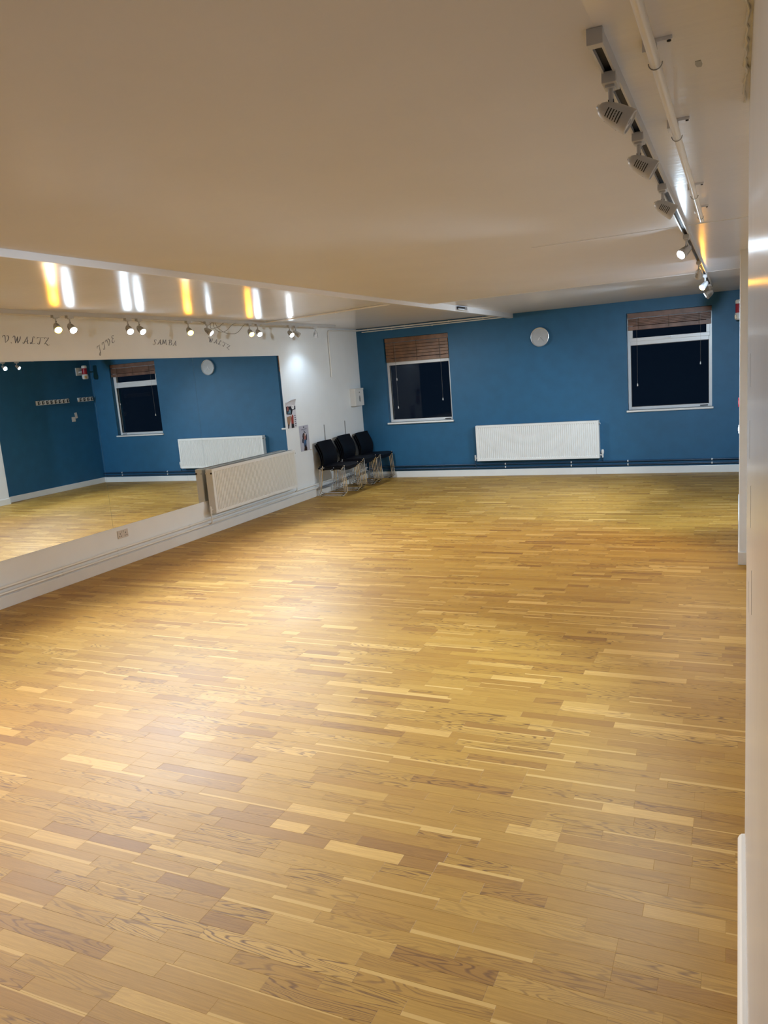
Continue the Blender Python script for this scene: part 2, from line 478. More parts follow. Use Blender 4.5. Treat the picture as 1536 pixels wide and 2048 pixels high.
# ------------------------------------------------------------------ windows and blinds
def window(nm, w, label, fan_visible):
    x0, x1, z0, z1 = w
    yf, yb = 0.085, 0.150
    o = thing(nm, label, 'window', ((x0 + x1) / 2, yf, z0), kind='structure'); del o['category']
    fw = 0.045
    def bar(name, lo, hi, bev=.004, mat='upvc'): return part(name, B(lo, hi, bev), M[mat], o)
    fr = bmesh.new()
    box(fr, (x0, yf, z0), (x0 + fw, yb, z1), .004); box(fr, (x1 - fw, yf, z0), (x1, yb, z1), .004)
    box(fr, (x0 + fw, yf, z0), (x1 - fw, yb, z0 + fw), .004); box(fr, (x0 + fw, yf, z1 - fw), (x1 - fw, yb, z1), .004)
    part('frame', fr, M['upvc'], o)
    zt0, zt1 = 1.985, 2.050
    bar('transom', (x0 + fw, yf, zt0), (x1 - fw, yb, zt1))
    # top-hung fanlight sash standing a little proud of the frame
    sy0, sy1, sw = yf - .012, yf + .05, .052
    sa = bmesh.new()
    a, b, c, e = x0 + .028, x1 - .028, zt1 - .008, z1 - .03
    box(sa, (a, sy0, c), (b, sy1, c + sw), .005); box(sa, (a, sy0, e - sw), (b, sy1, e), .005)
    box(sa, (a, sy0, c + sw), (a + sw, sy1, e - sw), .005); box(sa, (b - sw, sy0, c + sw), (b, sy1, e - sw), .005)
    s = part('fanlight_sash', sa, M['upvc'], o)
    h = bmesh.new(); xm = (x0 + x1) / 2
    box(h, (xm - .03, sy0 - .012, c + .018), (xm + .03, sy0, c + .034), .003); box(h, (xm - .06, sy0 - .022, c + .02), (xm + .03, sy0 - .012, c + .032), .003)
    bmesh.ops.translate(h, verts=h.verts[:], vec=-V(o.location)); mesh_obj('handle', h, M['upvc'], s)
    part('pane', B((a + sw, yf + .015, c + sw), (b - sw, yf + .027, e - sw)), M['glass'], o)
    part('pane', B((x0 + fw, yf + .025, z0 + fw), (x1 - fw, yf + .037, zt0)), M['glass'], o)
    # inner glazing gasket
    gk = bmesh.new(); g = .008
    for lo, hi in (((x0 + fw, z0 + fw), (x0 + fw + g, zt0)), ((x1 - fw - g, z0 + fw), (x1 - fw, zt0)), ((x0 + fw + g, z0 + fw), (x1 - fw - g, z0 + fw + g)), ((x0 + fw + g, zt0 - g), (x1 - fw - g, zt0))):
        box(gk, (lo[0], yf + .006, lo[1]), (hi[0], yf + .024, hi[1]))
    part('gasket', gk, M['dark'], o)
    part('sill', B((x0 - .02, -.035, z0 - .028), (x1 + .02, yf, z0), .004), M['trim'], o)
    st = part('stay', B((x1 - .17, yf - .006, z0 + .012), (x1 - .06, yf + .003, z0 + .028), .002), M['dark'], o)
window('window_1', W1, 'window beside the stacked chairs, its brown blind hiding the fanlight', False)
window('window_2', W2, 'window on the far right of the blue wall, fanlight frame showing below the blind', True)

def blind(w, zb, label, cords, mats):
    x0, x1, z0, z1 = w
    o = thing('wooden_blind', label, 'blind', ((x0 + x1) / 2, .05, z1), 'brown blinds pulled up in the windows')
    a, b = x0 + .022, x1 - .012
    part('valance', B((a - .006, .020, z1 - .075), (b + .006, .030, z1 - .004), .002), M[mats], o)
    part('headrail', B((a, .031, z1 - .055), (b, .072, z1 - .004), .002), M[mats], o)
    zt, zl = z1 - .082, zb + .066
    n = 5
    for i in range(n):
        z = zl + (zt - zl) * (i + .5) / n
        h = (zt - zl) / n
        bm = bmesh.new()
        ty = random.uniform(-.003, .003)
        box(bm, (a + random.uniform(-.002, .002), .022 + ty, z - h * .47), (b + random.uniform(-.002, .002), .072 + ty, z + h * .46), .004)
        part('slat', bm, M[mats], o)
    part('bottom_rail', B((a, .022, zb), (b, .074, zb + .060), .004), M[mats], o)
    for f in (.13, .5, .86):
        x = a + (b - a) * f
        part('ladder_tape', B((x - .004, .0185, zb + .01), (x + .004, .0215, z1 - .08)), M['subfloor'], o)
    for x, z in cords:
        c = part('pull_cord', T([(x, .016, z1 - .07), (x + .004, .014, (z + z1) / 2), (x, .016, z)], .0014, 6), M['cable'], o)
        bm = bmesh.new()
        lathe(bm, [(.0, .003), (-.006, .006), (-.03, .0095), (-.042, .008), (-.045, 0)], Matrix.Translation(V((x, .016, z)) - parent_world(o)), 12)
        mesh_obj('cord_knob', bm, M['plastic_white'], c, True)
    return o
M['blind2'] = paint('reddish brown wooden blind', (0.17, 0.085, 0.055), 0.45, 0.3, 0.1, 8, bscale=40, stretch=(0.3, 1, 6))
blind(W1, 2.040, 'light brown wooden blind gathered at the top of the window near the chairs', ((.716, 1.76), (.706, 1.27), (1.550, 1.37)), 'blind')
blind(W2, 2.212, 'dark reddish brown blind gathered at the top of the window nearest the pillar', ((4.756, 1.405), (5.659, 1.672)), 'blind2')

# ------------------------------------------------------------------ mirrors
def mirror(y0, y1, label):
    z0, z1 = .436, 2.236
    bm = bmesh.new()
    vs = box(bm, (0.0015, y0 + .0012, z0), (0.0070, y1 - .0012, z1))
    for f in bm.faces:
        f.material_index = 0 if f.calc_center_median().x > .0069 else 1
    o = mesh_obj('wall_mirror', bm, [M['mirror'], M['mirror_edge']])
    tag(o, label, 'mirror', 'frameless wall mirrors')
S0, S1, S2, S3 = -8.10, -6.396, -4.692, -2.673
mirror(S2, S3, 'frameless wall mirror standing partly behind the radiator, nearest the posters')
mirror(S1, S2, 'middle frameless wall mirror, reflecting a window and the clock side')
mirror(S0, S1, 'frameless wall mirror at the photo\'s edge, reflecting the coat hooks')
mirror(-9.80, S0, 'unseen frameless wall mirror added beyond the frame, next along from the coat hook reflection')  # unseen panel, added to continue the row and bounce light onto the floor

# ------------------------------------------------------------------ radiators
def radiator(label, L, H, mtx, group):
    """local frame: x along the wall, y out of the wall (front at .13), z up from the bottom edge"""
    o = thing('radiator', label, 'radiator', group=group)
    o.matrix_world = mtx
    D0, D1 = .035, .128
    def add(nm, bm, mat='rad', sm=False): return mesh_obj(nm, bm, M[mat], o, sm)
    # ribbed front panel
    bm = bmesh.new()
    n = int(round((L - .06) / .0333)); p = (L - .06) / n
    prof = [(0, D1 + .004), (.025, D1 + .004)]
    for i in range(n):
        x = .03 + i * p
        prof += [(x + p * .08, D1 + .004), (x + p * .26, D1 - .007), (x + p * .62, D1 - .007), (x + p * .80, D1 + .004)]
    prof += [(L - .025, D1 + .004), (L, D1 + .004)]
    zb, zt = .042, H - .045
    rows = []
    for z, k in ((0, 0), (zb - .012, 0), (zb, 1), (zt, 1), (zt + .012, 0), (H - .018, 0)):
        rows.append([bm.verts.new((x, y if k else D1 + .004, z)) for x, y in prof])
    for r0, r1 in zip(rows, rows[1:]):
        for i in range(len(prof) - 1): bm.faces.new((r0[i], r0[i + 1], r1[i + 1], r1[i]))
    back = [[bm.verts.new((x, D1 - .012, z)) for x in (0, L)] for z in (0, H - .018)]
    f, t = rows[0], rows[-1]
    bm.faces.new((back[0][0], back[0][1], f[-1], *f[-2:0:-1], f[0]))
    bm.faces.new((back[1][1], back[1][0], t[0], *t[1:-1], t[-1]))
    bm.faces.new((back[0][0], *[r[0] for r in rows], back[1][0])); bm.faces.new((back[0][1], back[1][1], *[r[-1] for r in rows[::-1]]))
    bm.faces.new((back[0][0], back[1][0], back[1][1], back[0][1]))
    add('front_panel', bm)
    add('rear_panel', B((0.01, D0, 0), (L - .01, D0 + .016, H - .02), .004))
    # convector fins between the panels
    bm = bmesh.new()
    for i in range(int(L / .05)):
        box(bm, (.02 + i * .05, D0 + .018, .04), (.023 + i * .05, D1 - .014, H - .03))
    add('convector_fins', bm)['kind'] = 'stuff'
    # top grille
    g = add('top_grille', B((-.002, D0 - .004, H - .020), (L + .002, D1 + .006, H), .006))
    bm = bmesh.new()
    for i in range(int(L / .022) - 2):
        for j in range(3):
            x = .03 + i * .022; y = D0 + .012 + j * .026
            box(bm, (x, y, H - .004), (x + .012, y + .018, H + .0006))
    gs = mesh_obj('grille_slots', bm, M['dark'], g); gs['kind'] = 'stuff'
    for x0, x1 in ((-.003, .003), (L - .003, L + .003)):
        e = add('end_cap', B((x0, D0 - .003, .0), (x1, D1 + .004, H - .012), .002))
        s = -1 if x0 < 0 else 1
        for y in (D0 + .008, D1 - .008):
            bm = bmesh.new()
            lathe(bm, [(0, .0), (0, .012), (.010, .012), (.012, .008), (.006, .007), (.006, 0)], aim_matrix((x0 if s < 0 else x1, y, H - .055), (s, 0, 0)), 14)
            mesh_obj('plug', bm, M['dark'] if y > .1 else M['rad'], e, True)
    return o, D0, D1
def rad_valves(o, L, zp1, zp2, left_x, right_x, mat, top_trv, D, ywall):
    """valves at both bottom corners with tails down to the pipes (local coordinates)"""
    for x, s, zp, trv in ((0, -1, zp1, not top_trv), (L, 1, zp2, top_trv)):
        bm = bmesh.new()
        xv = x + s * .045
        tube(bm, [(x, D, .045), (xv, D, .045)], .009, 8)
        tube(bm, [(xv, D, .005), (xv, D, .062)], .013, 10)
        if trv: lathe(bm, [(.060, .012), (.066, .019), (.105, .022), (.128, .018), (.134, .010), (.134, 0)], Matrix.Translation((xv, D, 0)), 16)
        else: lathe(bm, [(.060, .012), (.064, .014), (.092, .013), (.098, .008), (.098, 0)], Matrix.Translation((xv, D, 0)), 16)
        v = mesh_obj('valve', bm, M['plastic_white'], o, True)
        mesh_obj('tail_pipe', T(rounded([(xv, D, .02), (xv, D, zp + .02), (xv, ywall, zp)], .03), .0078, 8), M[mat], o, True)
# back wall radiator: local x -> -X so that y goes to -Y
L = 4.168 - 2.142
m = Matrix(((-1, 0, 0, 4.168), (0, -1, 0, 0.026), (0, 0, 1, .2696), (0, 0, 0, 1)))
ro, d0, d1 = radiator('white ribbed radiator on the blue wall between the two windows', L, .60, m, 'radiators')
rad_valves(ro, L, .205 - .2696, .152 - .2696, 0, 0, 'pipe_blue', False, .08, .055)
# left wall radiator: local x -> +Y reversed so that y goes to +X
L2 = 4.735 - 2.69
m = Matrix(((0, 1, 0, 0.004), (-1, 0, 0, -2.69), (0, 0, 1, .274), (0, 0, 0, 1)))
ro2, d0, d1 = radiator('white ribbed radiator in front of the mirror on the white wall', L2, .568, m, 'radiators')
rad_valves(ro2, L2, .195 - .274, .14 - .274, 0, 0, 'pipe_white', False, .08, .032)

# ------------------------------------------------------------------ heating pipes
def wall_pipe(label, p0, p1, r, mat, clips, clipdir, clipmat='plastic_white', name='heating_pipe', cat='pipe', group=None, pts=None):
    o = thing(name, label, cat, p0, group)
    part('pipe', T(pts or [p0, p1], r, 10), M[mat], o, True)
    for c in clips:
        bm = bmesh.new(); c = V(c)
        dirv = (V(p1) - V(p0)).normalized()
        w = V(clipdir)
        lathe(bm, [(-.008, r + .0005), (-.008, r + .0035), (.008, r + .0035), (.008, r + .0005)], aim_matrix(c, dirv), 12)
        u = dirv.cross(w).normalized()
        mx = Matrix((u, dirv, w)).transposed().to_4x4(); mx.translation = c
        prism(bm, [(-r * .8, -.007), (r * .8, -.007), (r * .8, .007), (-r * .8, .007)], mx, r + .012)
        part('pipe_clip', bm, M[clipmat], o)
    return o
for z, nm in ((.205, 'upper'), (.150, 'lower')):
    wall_pipe(f'{nm} dark blue heating pipe along the foot of the blue wall', (0.03, -.030, z), (RX - .02, -.030, z), .0135, 'pipe_blue',
              [(x, -.030, z) for x in (2.61, 3.709, 4.594, 5.816)], (0, 1, 0), group='blue heating pipes')
for z, nm in ((.198, 'upper'), (.142, 'lower')):
    wall_pipe(f'{nm} white heating pipe along the foot of the mirror wall', (.034, -12.5, z), (.034, -.06, z), .0125, 'pipe_white',
              [(.034, y, z) for y in (-1.3, -3.4, -5.16, -6.4, -7.18, -8.6)], (-1, 0, 0), group='white heating pipes')

# ------------------------------------------------------------------ conduits on ceiling and walls
o = thing('ceiling_conduit', 'thick white conduit on the ceiling beside the spotlight track', 'conduit', (5.985, -9, 2.565))
part('pipe', T([(5.984, -14.0, 2.567), (5.987, -7.75, 2.567)], .0125, 14), M['pipe_white'], o, True)
for y in (-10.45, -9.70, -8.55, -7.9):
    bm = bmesh.new()
    box(bm, (5.956, y - .012, 2.592), (5.966, y + .05, HC), .001)
    box(bm, (5.966, y - .006, 2.611), (6.026, y + .006, HC), .001); box(bm, (5.981, y - .006, 2.580), (5.991, y + .006, 2.611), .001)
    br = part('bracket', bm, M['ceil'], o)
    bm = bmesh.new()
    tube(bm, [(5.986 + .0165 * math.cos(a), y, 2.567 + .0165 * math.sin(a)) for a in [math.pi * (1 + k / 10) for k in range(11)]], .0016, 6)
    bmesh.ops.translate(bm, verts=bm.verts[:], vec=-V(o.location)); mesh_obj('saddle', bm, M['steel'], br, True)
    bm = bmesh.new(); lathe(bm, [(0, .005), (-.003, .005), (-.004, 0)], Matrix.Translation(V((6.018, y, 2.611)) - V(o.location)), 8)
    mesh_obj('screw', bm, M['dark'], br)
wall_pipe('thin white conduit crossing the ceiling beside the beam', (.45, -3.62, HL - .014), (2.775, -4.20, HL - .014), .010, 'pipe_white',
          [(1.66, -3.922, HL - .014)], (0, 0, 1), 'pipe_white', 'ceiling_conduit', 'conduit')
pts = rounded([(.015, -1.09, 1.86), (.015, -1.09, 2.620), (.015, -.72, 2.628), (.03, -.03, 2.634), (2.75, -.03, 2.634)], .06, 6)
wall_pipe('white conduit rising on the white wall, then along the top of the blue wall', (.02, -.035, 2.634), (2.75, -.035, 2.634), .012, 'pipe_white',
          [(x, -.03, 2.634) for x in (.25, .95, 1.75, 2.35)], (0, 1, 0), 'pipe_white', 'wall_conduit', 'conduit', pts=pts)
wall_pipe('second white conduit just under the first along the blue wall top', (.12, -.016, 2.598), (2.75, -.016, 2.606), .009, 'pipe_white',
          [(x, -.016, 2.600) for x in (.7, 1.45)], (0, 1, 0), 'pipe_white', 'wall_conduit', 'conduit')
# cut-off cable bracket on the beam face
o = thing('cable_bracket', 'small broken white bracket with dark gaps on the ceiling beam', 'bracket', (2.86, -2.65, 2.61))
bm = bmesh.new()
box(bm, (2.850, -2.86, 2.588), (2.858, -2.44, 2.640), .001); box(bm, (2.858, -2.86, 2.588), (2.905, -2.45, 2.596), .001); box(bm, (2.858, -2.52, 2.597), (2.90, -2.45, 2.640), .001)
part('plate', bm, M['ceil'], o)
bm = bmesh.new(); box(bm, (2.8585, -2.84, 2.618), (2.885, -2.56, 2.636), .001); part('slot', bm, M['dark'], o)
bm = bmesh.new(); box(bm, (2.8585, -2.84, 2.600), (2.868, -2.80, 2.616), .001); part('slot', bm, M['dark'], o)

# ------------------------------------------------------------------ track lighting
def track(label, x, y0, y1, zc, group):
    o = thing('lighting_track', label, 'lighting track', (x, (y0 + y1) / 2, zc), group)
    bm = bmesh.new(); h = .034; w = .017
    box(bm, (x - w, y0, zc - h), (x - w + .006, y1, zc)); box(bm, (x + w - .006, y0, zc - h), (x + w, y1, zc)); box(bm, (x - w + .006, y0, zc - .008), (x + w - .006, y1, zc))
    part('rail', bm, M['track'], o)
    part('channel', B((x - w + .006, y0 + .01, zc - .020), (x + w - .006, y1 - .01, zc - .008)), M['dark'], o)
    for y, s in ((y0, -1), (y1, 1)):
        part('end_cap', B((x - w - .002, min(y, y + s * .03), zc - h - .003), (x + w + .002, max(y, y + s * .03), zc), .002), M['track'], o)
        bm = bmesh.new(); lathe(bm, [(0, .004), (-.002, .004), (-.002, 0)], Matrix.Translation((x, y - s * .012, zc - .020)), 8); part('screw', bm, M['steel'], o)
    return o
TRX, TLX = 5.866, 0.40
track('white spotlight track on the ceiling beside the thick conduit', TRX, -10.585, -1.9, HC, 'spotlight tracks')
track('spotlight track above the mirrors', TLX, -12.2, -1.6, HL, 'spotlight tracks')

def spot(label, x, y, zc, aim, lens, power=0, col=COOL, group='track spotlights', stem=.075, cone=95, blend=.6, scale=1.0):
    zt = zc - .034
    o = thing('track_spotlight', label, 'spotlight', (x, y, zt), group)
    a = V(aim).normalized()
    bm = bmesh.new()
    box(bm, (-.0185, -.038, -.024), (.0185, .038, .004), .002); box(bm, (-.0195, -.030, -.020), (.0195, -.012, -.006), .001); box(bm, (-.012, -.02, -.030), (.012, .02, -.024), .001)
    mesh_obj('adapter', bm, M['spot_white'], o)
    bm = bmesh.new(); tube(bm, [(0, 0, -.026), (0, 0, -.03 - stem)], .0072, 10)
    st = mesh_obj('stem', bm, M['spot_white'], o, True)
    bm = bmesh.new(); box(bm, (-.0074, -.004, -.064), (.0074, .004, -.056)); mesh_obj('stem_slot', bm, M['dark'], st)
    c = V((0, 0, -.03 - stem)) + a * .014 * scale - V((0, 0, .024 * scale))
    mx = aim_matrix(c, a) @ Matrix.Scale(scale, 4)
    bm = bmesh.new()
    lathe(bm, [(-.060, 0), (-.060, .010), (-.057, .016), (-.046, .0235), (-.02, .032), (.01, .0375), (.036, .0395), (.038, .041), (.056, .041), (.058, .039), (.058, .036), (.051, .035)], mx, 28)
    hd = mesh_obj('head', bm, M['spot_white'], o, True)
    bm = bmesh.new(); lathe(bm, [(-.068, 0), (-.067, .007), (-.060, .009)], mx, 12); mesh_obj('tail_knob', bm, M['chrome'], hd, True)
    # ventilation slots, three groups round the head
    bm = bmesh.new()
    for ang in (0, 120, 240):
        for i in range(6):
            t = -.024 + i * .0095
            r0 = .0312 + (t + .02) * .16
            q = mx @ Matrix.Rotation(math.radians(ang + 75), 4, 'Z') @ Matrix.Translation((r0, 0, t))
            for k in range(-3, 3):
                q2 = mx @ Matrix.Rotation(math.radians(ang + 75 + k * 9), 4, 'Z')
                q3 = mx @ Matrix.Rotation(math.radians(ang + 75 + (k + 1) * 9), 4, 'Z')
                rr = r0 + .0012
                vs = [bm.verts.new(q2 @ V((rr, 0, t - .0018))), bm.verts.new(q3 @ V((rr, 0, t - .0018))), bm.verts.new(q3 @ V((rr + .0004, 0, t + .0018))), bm.verts.new(q2 @ V((rr + .0004, 0, t + .0018)))]
                bm.faces.new(vs)
    vo = mesh_obj('vent_slots', bm, M['dark'], hd); vo['kind'] = 'stuff'
    bm = bmesh.new(); lathe(bm, [(.050, .0352), (.052, .034), (.0535, .018), (.054, 0)], mx, 24)
    ln = mesh_obj('lens', bm, M[lens], o, True)
    bm = bmesh.new(); lathe(bm, [(.0540, .010), (.0552, .010), (.0552, .006), (.0540, .006)], mx, 16)
    mesh_obj('lamp_ring', bm, M['steel'] if lens == 'lens_off' else M[lens], ln)
    if power:
        ld = bpy.data.lights.new('lamp_light', 'SPOT')
        ld.energy = power; ld.color = col; ld.spot_size = math.radians(cone); ld.spot_blend = blend; ld.shadow_soft_size = .03
        lo = bpy.data.objects.new('lamp_light', ld); COL.objects.link(lo); lo.parent = o
        lo.matrix_local = aim_matrix(c + a * .064 * scale, a * -1)
    return o
AR = (.80, .06, -.52)
RS = dict(stem=.040, scale=.80)
spot('unlit white spotlight nearest the camera, hanging from the ceiling track', TRX, -10.36, HC, AR, 'lens_off', group='spotlights of the conduit track', **RS)
spot('unlit white spotlight second along the track from the camera', TRX, -9.72, HC, AR, 'lens_off', group='spotlights of the conduit track', **RS)
spot('unlit white spotlight third along the track, just before the brilliant one', TRX, -8.80, HC, (.82, .10, -.55), 'lens_off', group='spotlights of the conduit track', **RS)
spot('brilliant bluish white spotlight of the conduit track, facing the camera', TRX, -7.05, HC, (-.55, -.62, -.52), 'lens_cool', RIGHT_W * 1.9, COOL, 'spotlights of the conduit track', cone=84, **RS)
spot('added spotlight of the conduit track, turned to brighten the blue wall', TRX, -5.3, HC, (-.12, .80, -.50), 'lens_cool', RIGHT_W * 1.9, COOL, 'spotlights of the conduit track', cone=82, **RS)  # extra lamp put in to light the blue wall
spot('small warm lit spotlight far down the conduit track', TRX, -3.9, HC, (-.5, -.55, -.6), 'lens_warm', RIGHT_W * .8, WARM, 'spotlights of the conduit track', **RS)
spot('lit spotlight last but one of the conduit track, over the far window', TRX, -2.55, HC, (-.85, -.1, -.5), 'lens_neut', RIGHT_W * .8, NEUT, 'spotlights of the conduit track', **RS)
spot('lit spotlight last of the conduit track, nearest the blue wall', TRX, -2.25, HC, (-.8, .15, -.6), 'lens_neut', RIGHT_W * .8, NEUT, 'spotlights of the conduit track', **RS)
G = 'spotlights above the mirrors'
for y, lens, col, aim, lab in (
    (-7.14, 'lens_warm', WARM, (.66, -.40, -.58), 'orange glowing spotlight above the V. WALTZ lettering'),
    (-6.97, 'lens_cool', COOL, (.76, -.28, -.60), 'white glowing spotlight close beside the orange one by V. WALTZ'),
    (-6.19, 'lens_cool', COOL, (.70, -.40, -.60), 'white glowing spotlight nearer JIVE, first of a pair'),
    (-6.02, 'lens_cool', COOL, (.80, -.20, -.62), 'white glowing spotlight nearer SAMBA, second of a pair'),
    (-5.20, 'lens_warm', WARM, (.66, -.42, -.58), 'orange glowing spotlight between SAMBA and WALTZ'),
    (-4.85, 'lens_cool', COOL, (.78, .14, -.60), 'white glowing spotlight right over the WALTZ lettering'),
    (-3.95, 'lens_warm', WARM, (.66, -.40, -.62), 'pale orange glowing spotlight past the cable tangle'),
    (-3.76, 'lens_cool', COOL, (.70, -.40, -.60), 'bluish white spotlight past the cable tangle'),
    (-2.95, 'lens_neut', NEUT, (.74, -.32, -.60), 'white lit spotlight third from the mirror wall corner'),
    (-2.78, 'lens_neut', NEUT, (.52, .58, -.60), 'white lit spotlight second from the mirror wall corner'),
    (-2.20, 'lens_neut', COOL, (-.12, .08, -1.0), 'spotlight nearest the corner, lighting the white wall'),
    (-8.30, 'lens_cool', COOL, (.66, -.30, -.62), 'added white spotlight of the mirror track, first of those unseen beyond the frame'),  # from here on: unseen lamps added beyond the frame for their light
    (-9.40, 'lens_warm', WARM, (.66, -.42, -.62), 'added orange spotlight of the mirror track, second of those unseen beyond the frame'),
    (-10.4, 'lens_warm', WARM, (.66, -.30, -.62), 'added orange spotlight of the mirror track, third of those unseen beyond the frame'),
    (-11.5, 'lens_warm', WARM, (.66, .10, -.62), 'added orange spotlight of the mirror track, farthest of those unseen beyond the frame')):
    pw = LEFT_W * (.11 if y == -2.20 else 1)
    spot(lab, TLX, y, HL, aim, lens, pw, col, G, stem=.05, scale=.9, cone=124 if y == -2.20 else 90, blend=.6 if y == -2.20 else .6)
# loose cables hanging by the track
o = thing('loose_cable', 'tangle of thin grey cables hanging under the ceiling above WALTZ', 'cable', (.30, -4.5, HL - .03))
for j in range(4):
    pts = []
    ya = -4.95 + j * .13; yb = ya + .42 + .1 * j
    for i in range(17):
        t = i / 16
        pts.append((.30 + .05 * math.sin(5 * t + j), ya + (yb - ya) * t + .04 * math.sin(9 * t + j), HL - .012 - (.05 + .03 * j) * math.sin(math.pi * t) ** 2 - .012 * abs(math.sin(7 * t + j * 2))))
    part('strand', T(pts, .0032, 6), M['cable'], o, True)

# ------------------------------------------------------------------ clock
o = thing('wall_clock', 'round grey wall clock with a silver rim on the blue wall', 'clock', (3.2777, 0, 2.2381))
mx = Matrix(((1, 0, 0, 3.2777), (0, 0, -1, 0), (0, 1, 0, 2.2381), (0, 0, 0, 1)))
bm = bmesh.new(); lathe(bm, [(.0, .140), (.030, .150), (.042, .151), (.048, .146), (.046, .139), (.034, .136)], mx, 48); part('rim', bm, M['silver'], o, True)
bm = bmesh.new(); lathe(bm, [(.0, .138), (.033, .138), (.033, 0)], mx, 40); part('dial', bm, M['clock_face'], o)
def hand(nm, ang, l, w, mat, z):
    a = math.radians(ang); c, s = math.sin(a), math.cos(a)
    q = mx @ Matrix(((s, c, 0, 0), (-c, s, 0, 0), (0, 0, 1, z), (0, 0, 0, 1)))
    bm = bmesh.new(); prism(bm, [(-w, -.012), (w, -.012), (w * .5, l), (-w * .5, l)], q, .0015); part(nm, bm, M[mat], o)
hand('hour_hand', 213, .062, .006, 'plastic_white', .035)
hand('minute_hand', 138, .095, .004, 'steel', .037)
bm = bmesh.new()
for h in range(12):
    a = math.radians(30 * h)
    q = mx @ Matrix(((math.cos(a), math.sin(a), 0, 0), (-math.sin(a), math.cos(a), 0, 0), (0, 0, 1, .0332), (0, 0, 0, 1)))
    prism(bm, [(-.002, .115), (.002, .115), (.002, .128), (-.002, .128)], q, .0006)
part('hour_marks', bm, M['steel'], o)

# ------------------------------------------------------------------ control box in the corner
o = thing('control_box', 'white wall box with a small dark hole, in the corner above the chairs', 'box', (0, -.28, 1.33))
part('case', B((0.0, -.445, 1.330), (.098, -.115, 1.636), .006), M['plastic_white'], o)
part('cover', B((.098, -.440, 1.335), (.106, -.120, 1.600), .003), M['plastic_white'], o)
part('lip', B((.098, -.440, 1.606), (.112, -.120, 1.634), .003), M['plastic_white'], o)
bm = bmesh.new(); lathe(bm, [(0, .012), (.002, .012), (.002, 0)], aim_matrix((.106, -.28, 1.565), (1, 0, 0)), 14); part('keyhole', bm, M['dark'], o)
bm = bmesh.new(); prism(bm, [(-.02, -.05), (.015, -.06), (.025, 0), (.01, .05), (-.01, .04), (-.022, .0)], Matrix(((0, 0, 1, .106), (1, 0, 0, -.28), (0, 1, 0, 1.46), (0, 0, 0, 1))), .0015); part('emblem', bm, M['steel'], o)
# socket
o = thing('wall_socket', 'double wall socket on the white wall under the mirror', 'socket', (0, -6.265, .348))
part('plate', B((0, -6.345, .303), (.009, -6.185, .392), .003), M['socket'], o)
for s in (-1, 1):
    yc = -6.265 + s * .042
    part('switch', B((.009, yc - s * .026 - .006, .362), (.013, yc - s * .026 + .006, .384), .001), M['socket'], o)
    bm = bmesh.new()
    box(bm, (.009, yc - .004, .346), (.0094, yc + .004, .362)); box(bm, (.009, yc - .020, .322), (.0094, yc - .008, .330)); box(bm, (.009, yc + .008, .322), (.0094, yc + .020, .330))
    part('pin_holes', bm, M['dark'], o)

# ------------------------------------------------------------------ coat hooks and switches on the blue side wall (seen in the mirror)
def hooks(y0, y1, n, label):
    o = thing('coat_hook_rail', label, 'coat hooks', (RX, (y0 + y1) / 2, 1.80), 'white coat hook rails')
    part('rail', B((RX - .018, y0, 1.762), (RX, y1, 1.848), .003), M['trim'], o)
    for i in range(n):
        y = y0 + (y1 - y0) * (i + .5) / n
        bm = bmesh.new()
        box(bm, (RX - .022, y - .013, 1.770), (RX - .018, y + .013, 1.838), .001)
        tube(bm, rounded([(RX - .02, y, 1.785), (RX - .06, y, 1.778), (RX - .065, y, 1.815)], .02), .006, 8)
        tube(bm, rounded([(RX - .02, y, 1.822), (RX - .055, y, 1.826), (RX - .072, y, 1.856)], .02), .005, 8)
        part('hook', bm, M['dark'], o, True)
hooks(-1.53, -.69, 8, 'long white coat hook rail on the blue side wall, reflected in the mirror')
hooks(-.45, -.03, 4, 'short white coat hook rail near the corner, reflected in the mirror')
o = thing('wall_notice', 'small square cream notice below the coat hooks', 'notice', (RX, -.635, 1.42), 'cream notices below the coat hooks')
part('card', B((RX - .006, -.680, 1.370), (RX, -.585, 1.465), .001), M['socket'], o)
o = thing('wall_notice', 'tilted tall cream notice below the coat hooks', 'notice', (RX, -.55, 1.50), 'cream notices below the coat hooks')
bm = bmesh.new(); prism(bm, [(-.025, -.06), (.035, -.052), (.02, .065), (-.038, .055)], Matrix(((0, 0, -1, RX), (1, 0, 0, -.552), (0, 1, 0, 1.49), (0, 0, 0, 1))), .006); part('card', bm, M['socket'], o)

# ------------------------------------------------------------------ alarm, call point and switch on the side wall and pillar
o = thing('fire_alarm', 'red and white alarm sounder bracketed out beside the far corner', 'alarm', (RX, -.32, 2.38))
part('wall_plate', B((RX - .02, -.40, 2.30), (RX, -.24, 2.46), .006), M['plastic_white'], o)
part('arm', T([(RX - .02, -.32, 2.37), (6.20, -.32, 2.37)], .016, 10), M['plastic_white'], o, True)
mx = Matrix.Translation((6.185, -.32, 2.215))
bm = bmesh.new(); lathe(bm, [(0, 0), (0, .040), (.012, .058), (.05, .064), (.085, .060), (.10, .052), (.10, 0)], mx, 24); part('lamp_base', bm, M['plastic_white'], o, True)
bm = bmesh.new(); lathe(bm, [(.10, .048), (.12, .052), (.20, .052), (.225, .049), (.225, 0)], mx, 24); part('red_body', bm, M['red'], o, True)
bm = bmesh.new(); lathe(bm, [(.225, .053), (.25, .055), (.272, .050), (.282, .036), (.285, 0)], mx, 24); part('cap', bm, M['plastic_white'], o, True)
part('amber_lens', B((6.125, -.385, 2.23), (6.150, -.335, 2.285), .004), M['amber'], o)
o = thing('call_point', 'small dark red call point at the pillar edge', 'call point', (PX, -3.0, 1.23))
part('case', B((PX - .012, -3.05, 1.185), (PX, -2.95, 1.285), .004), M['red'], o)
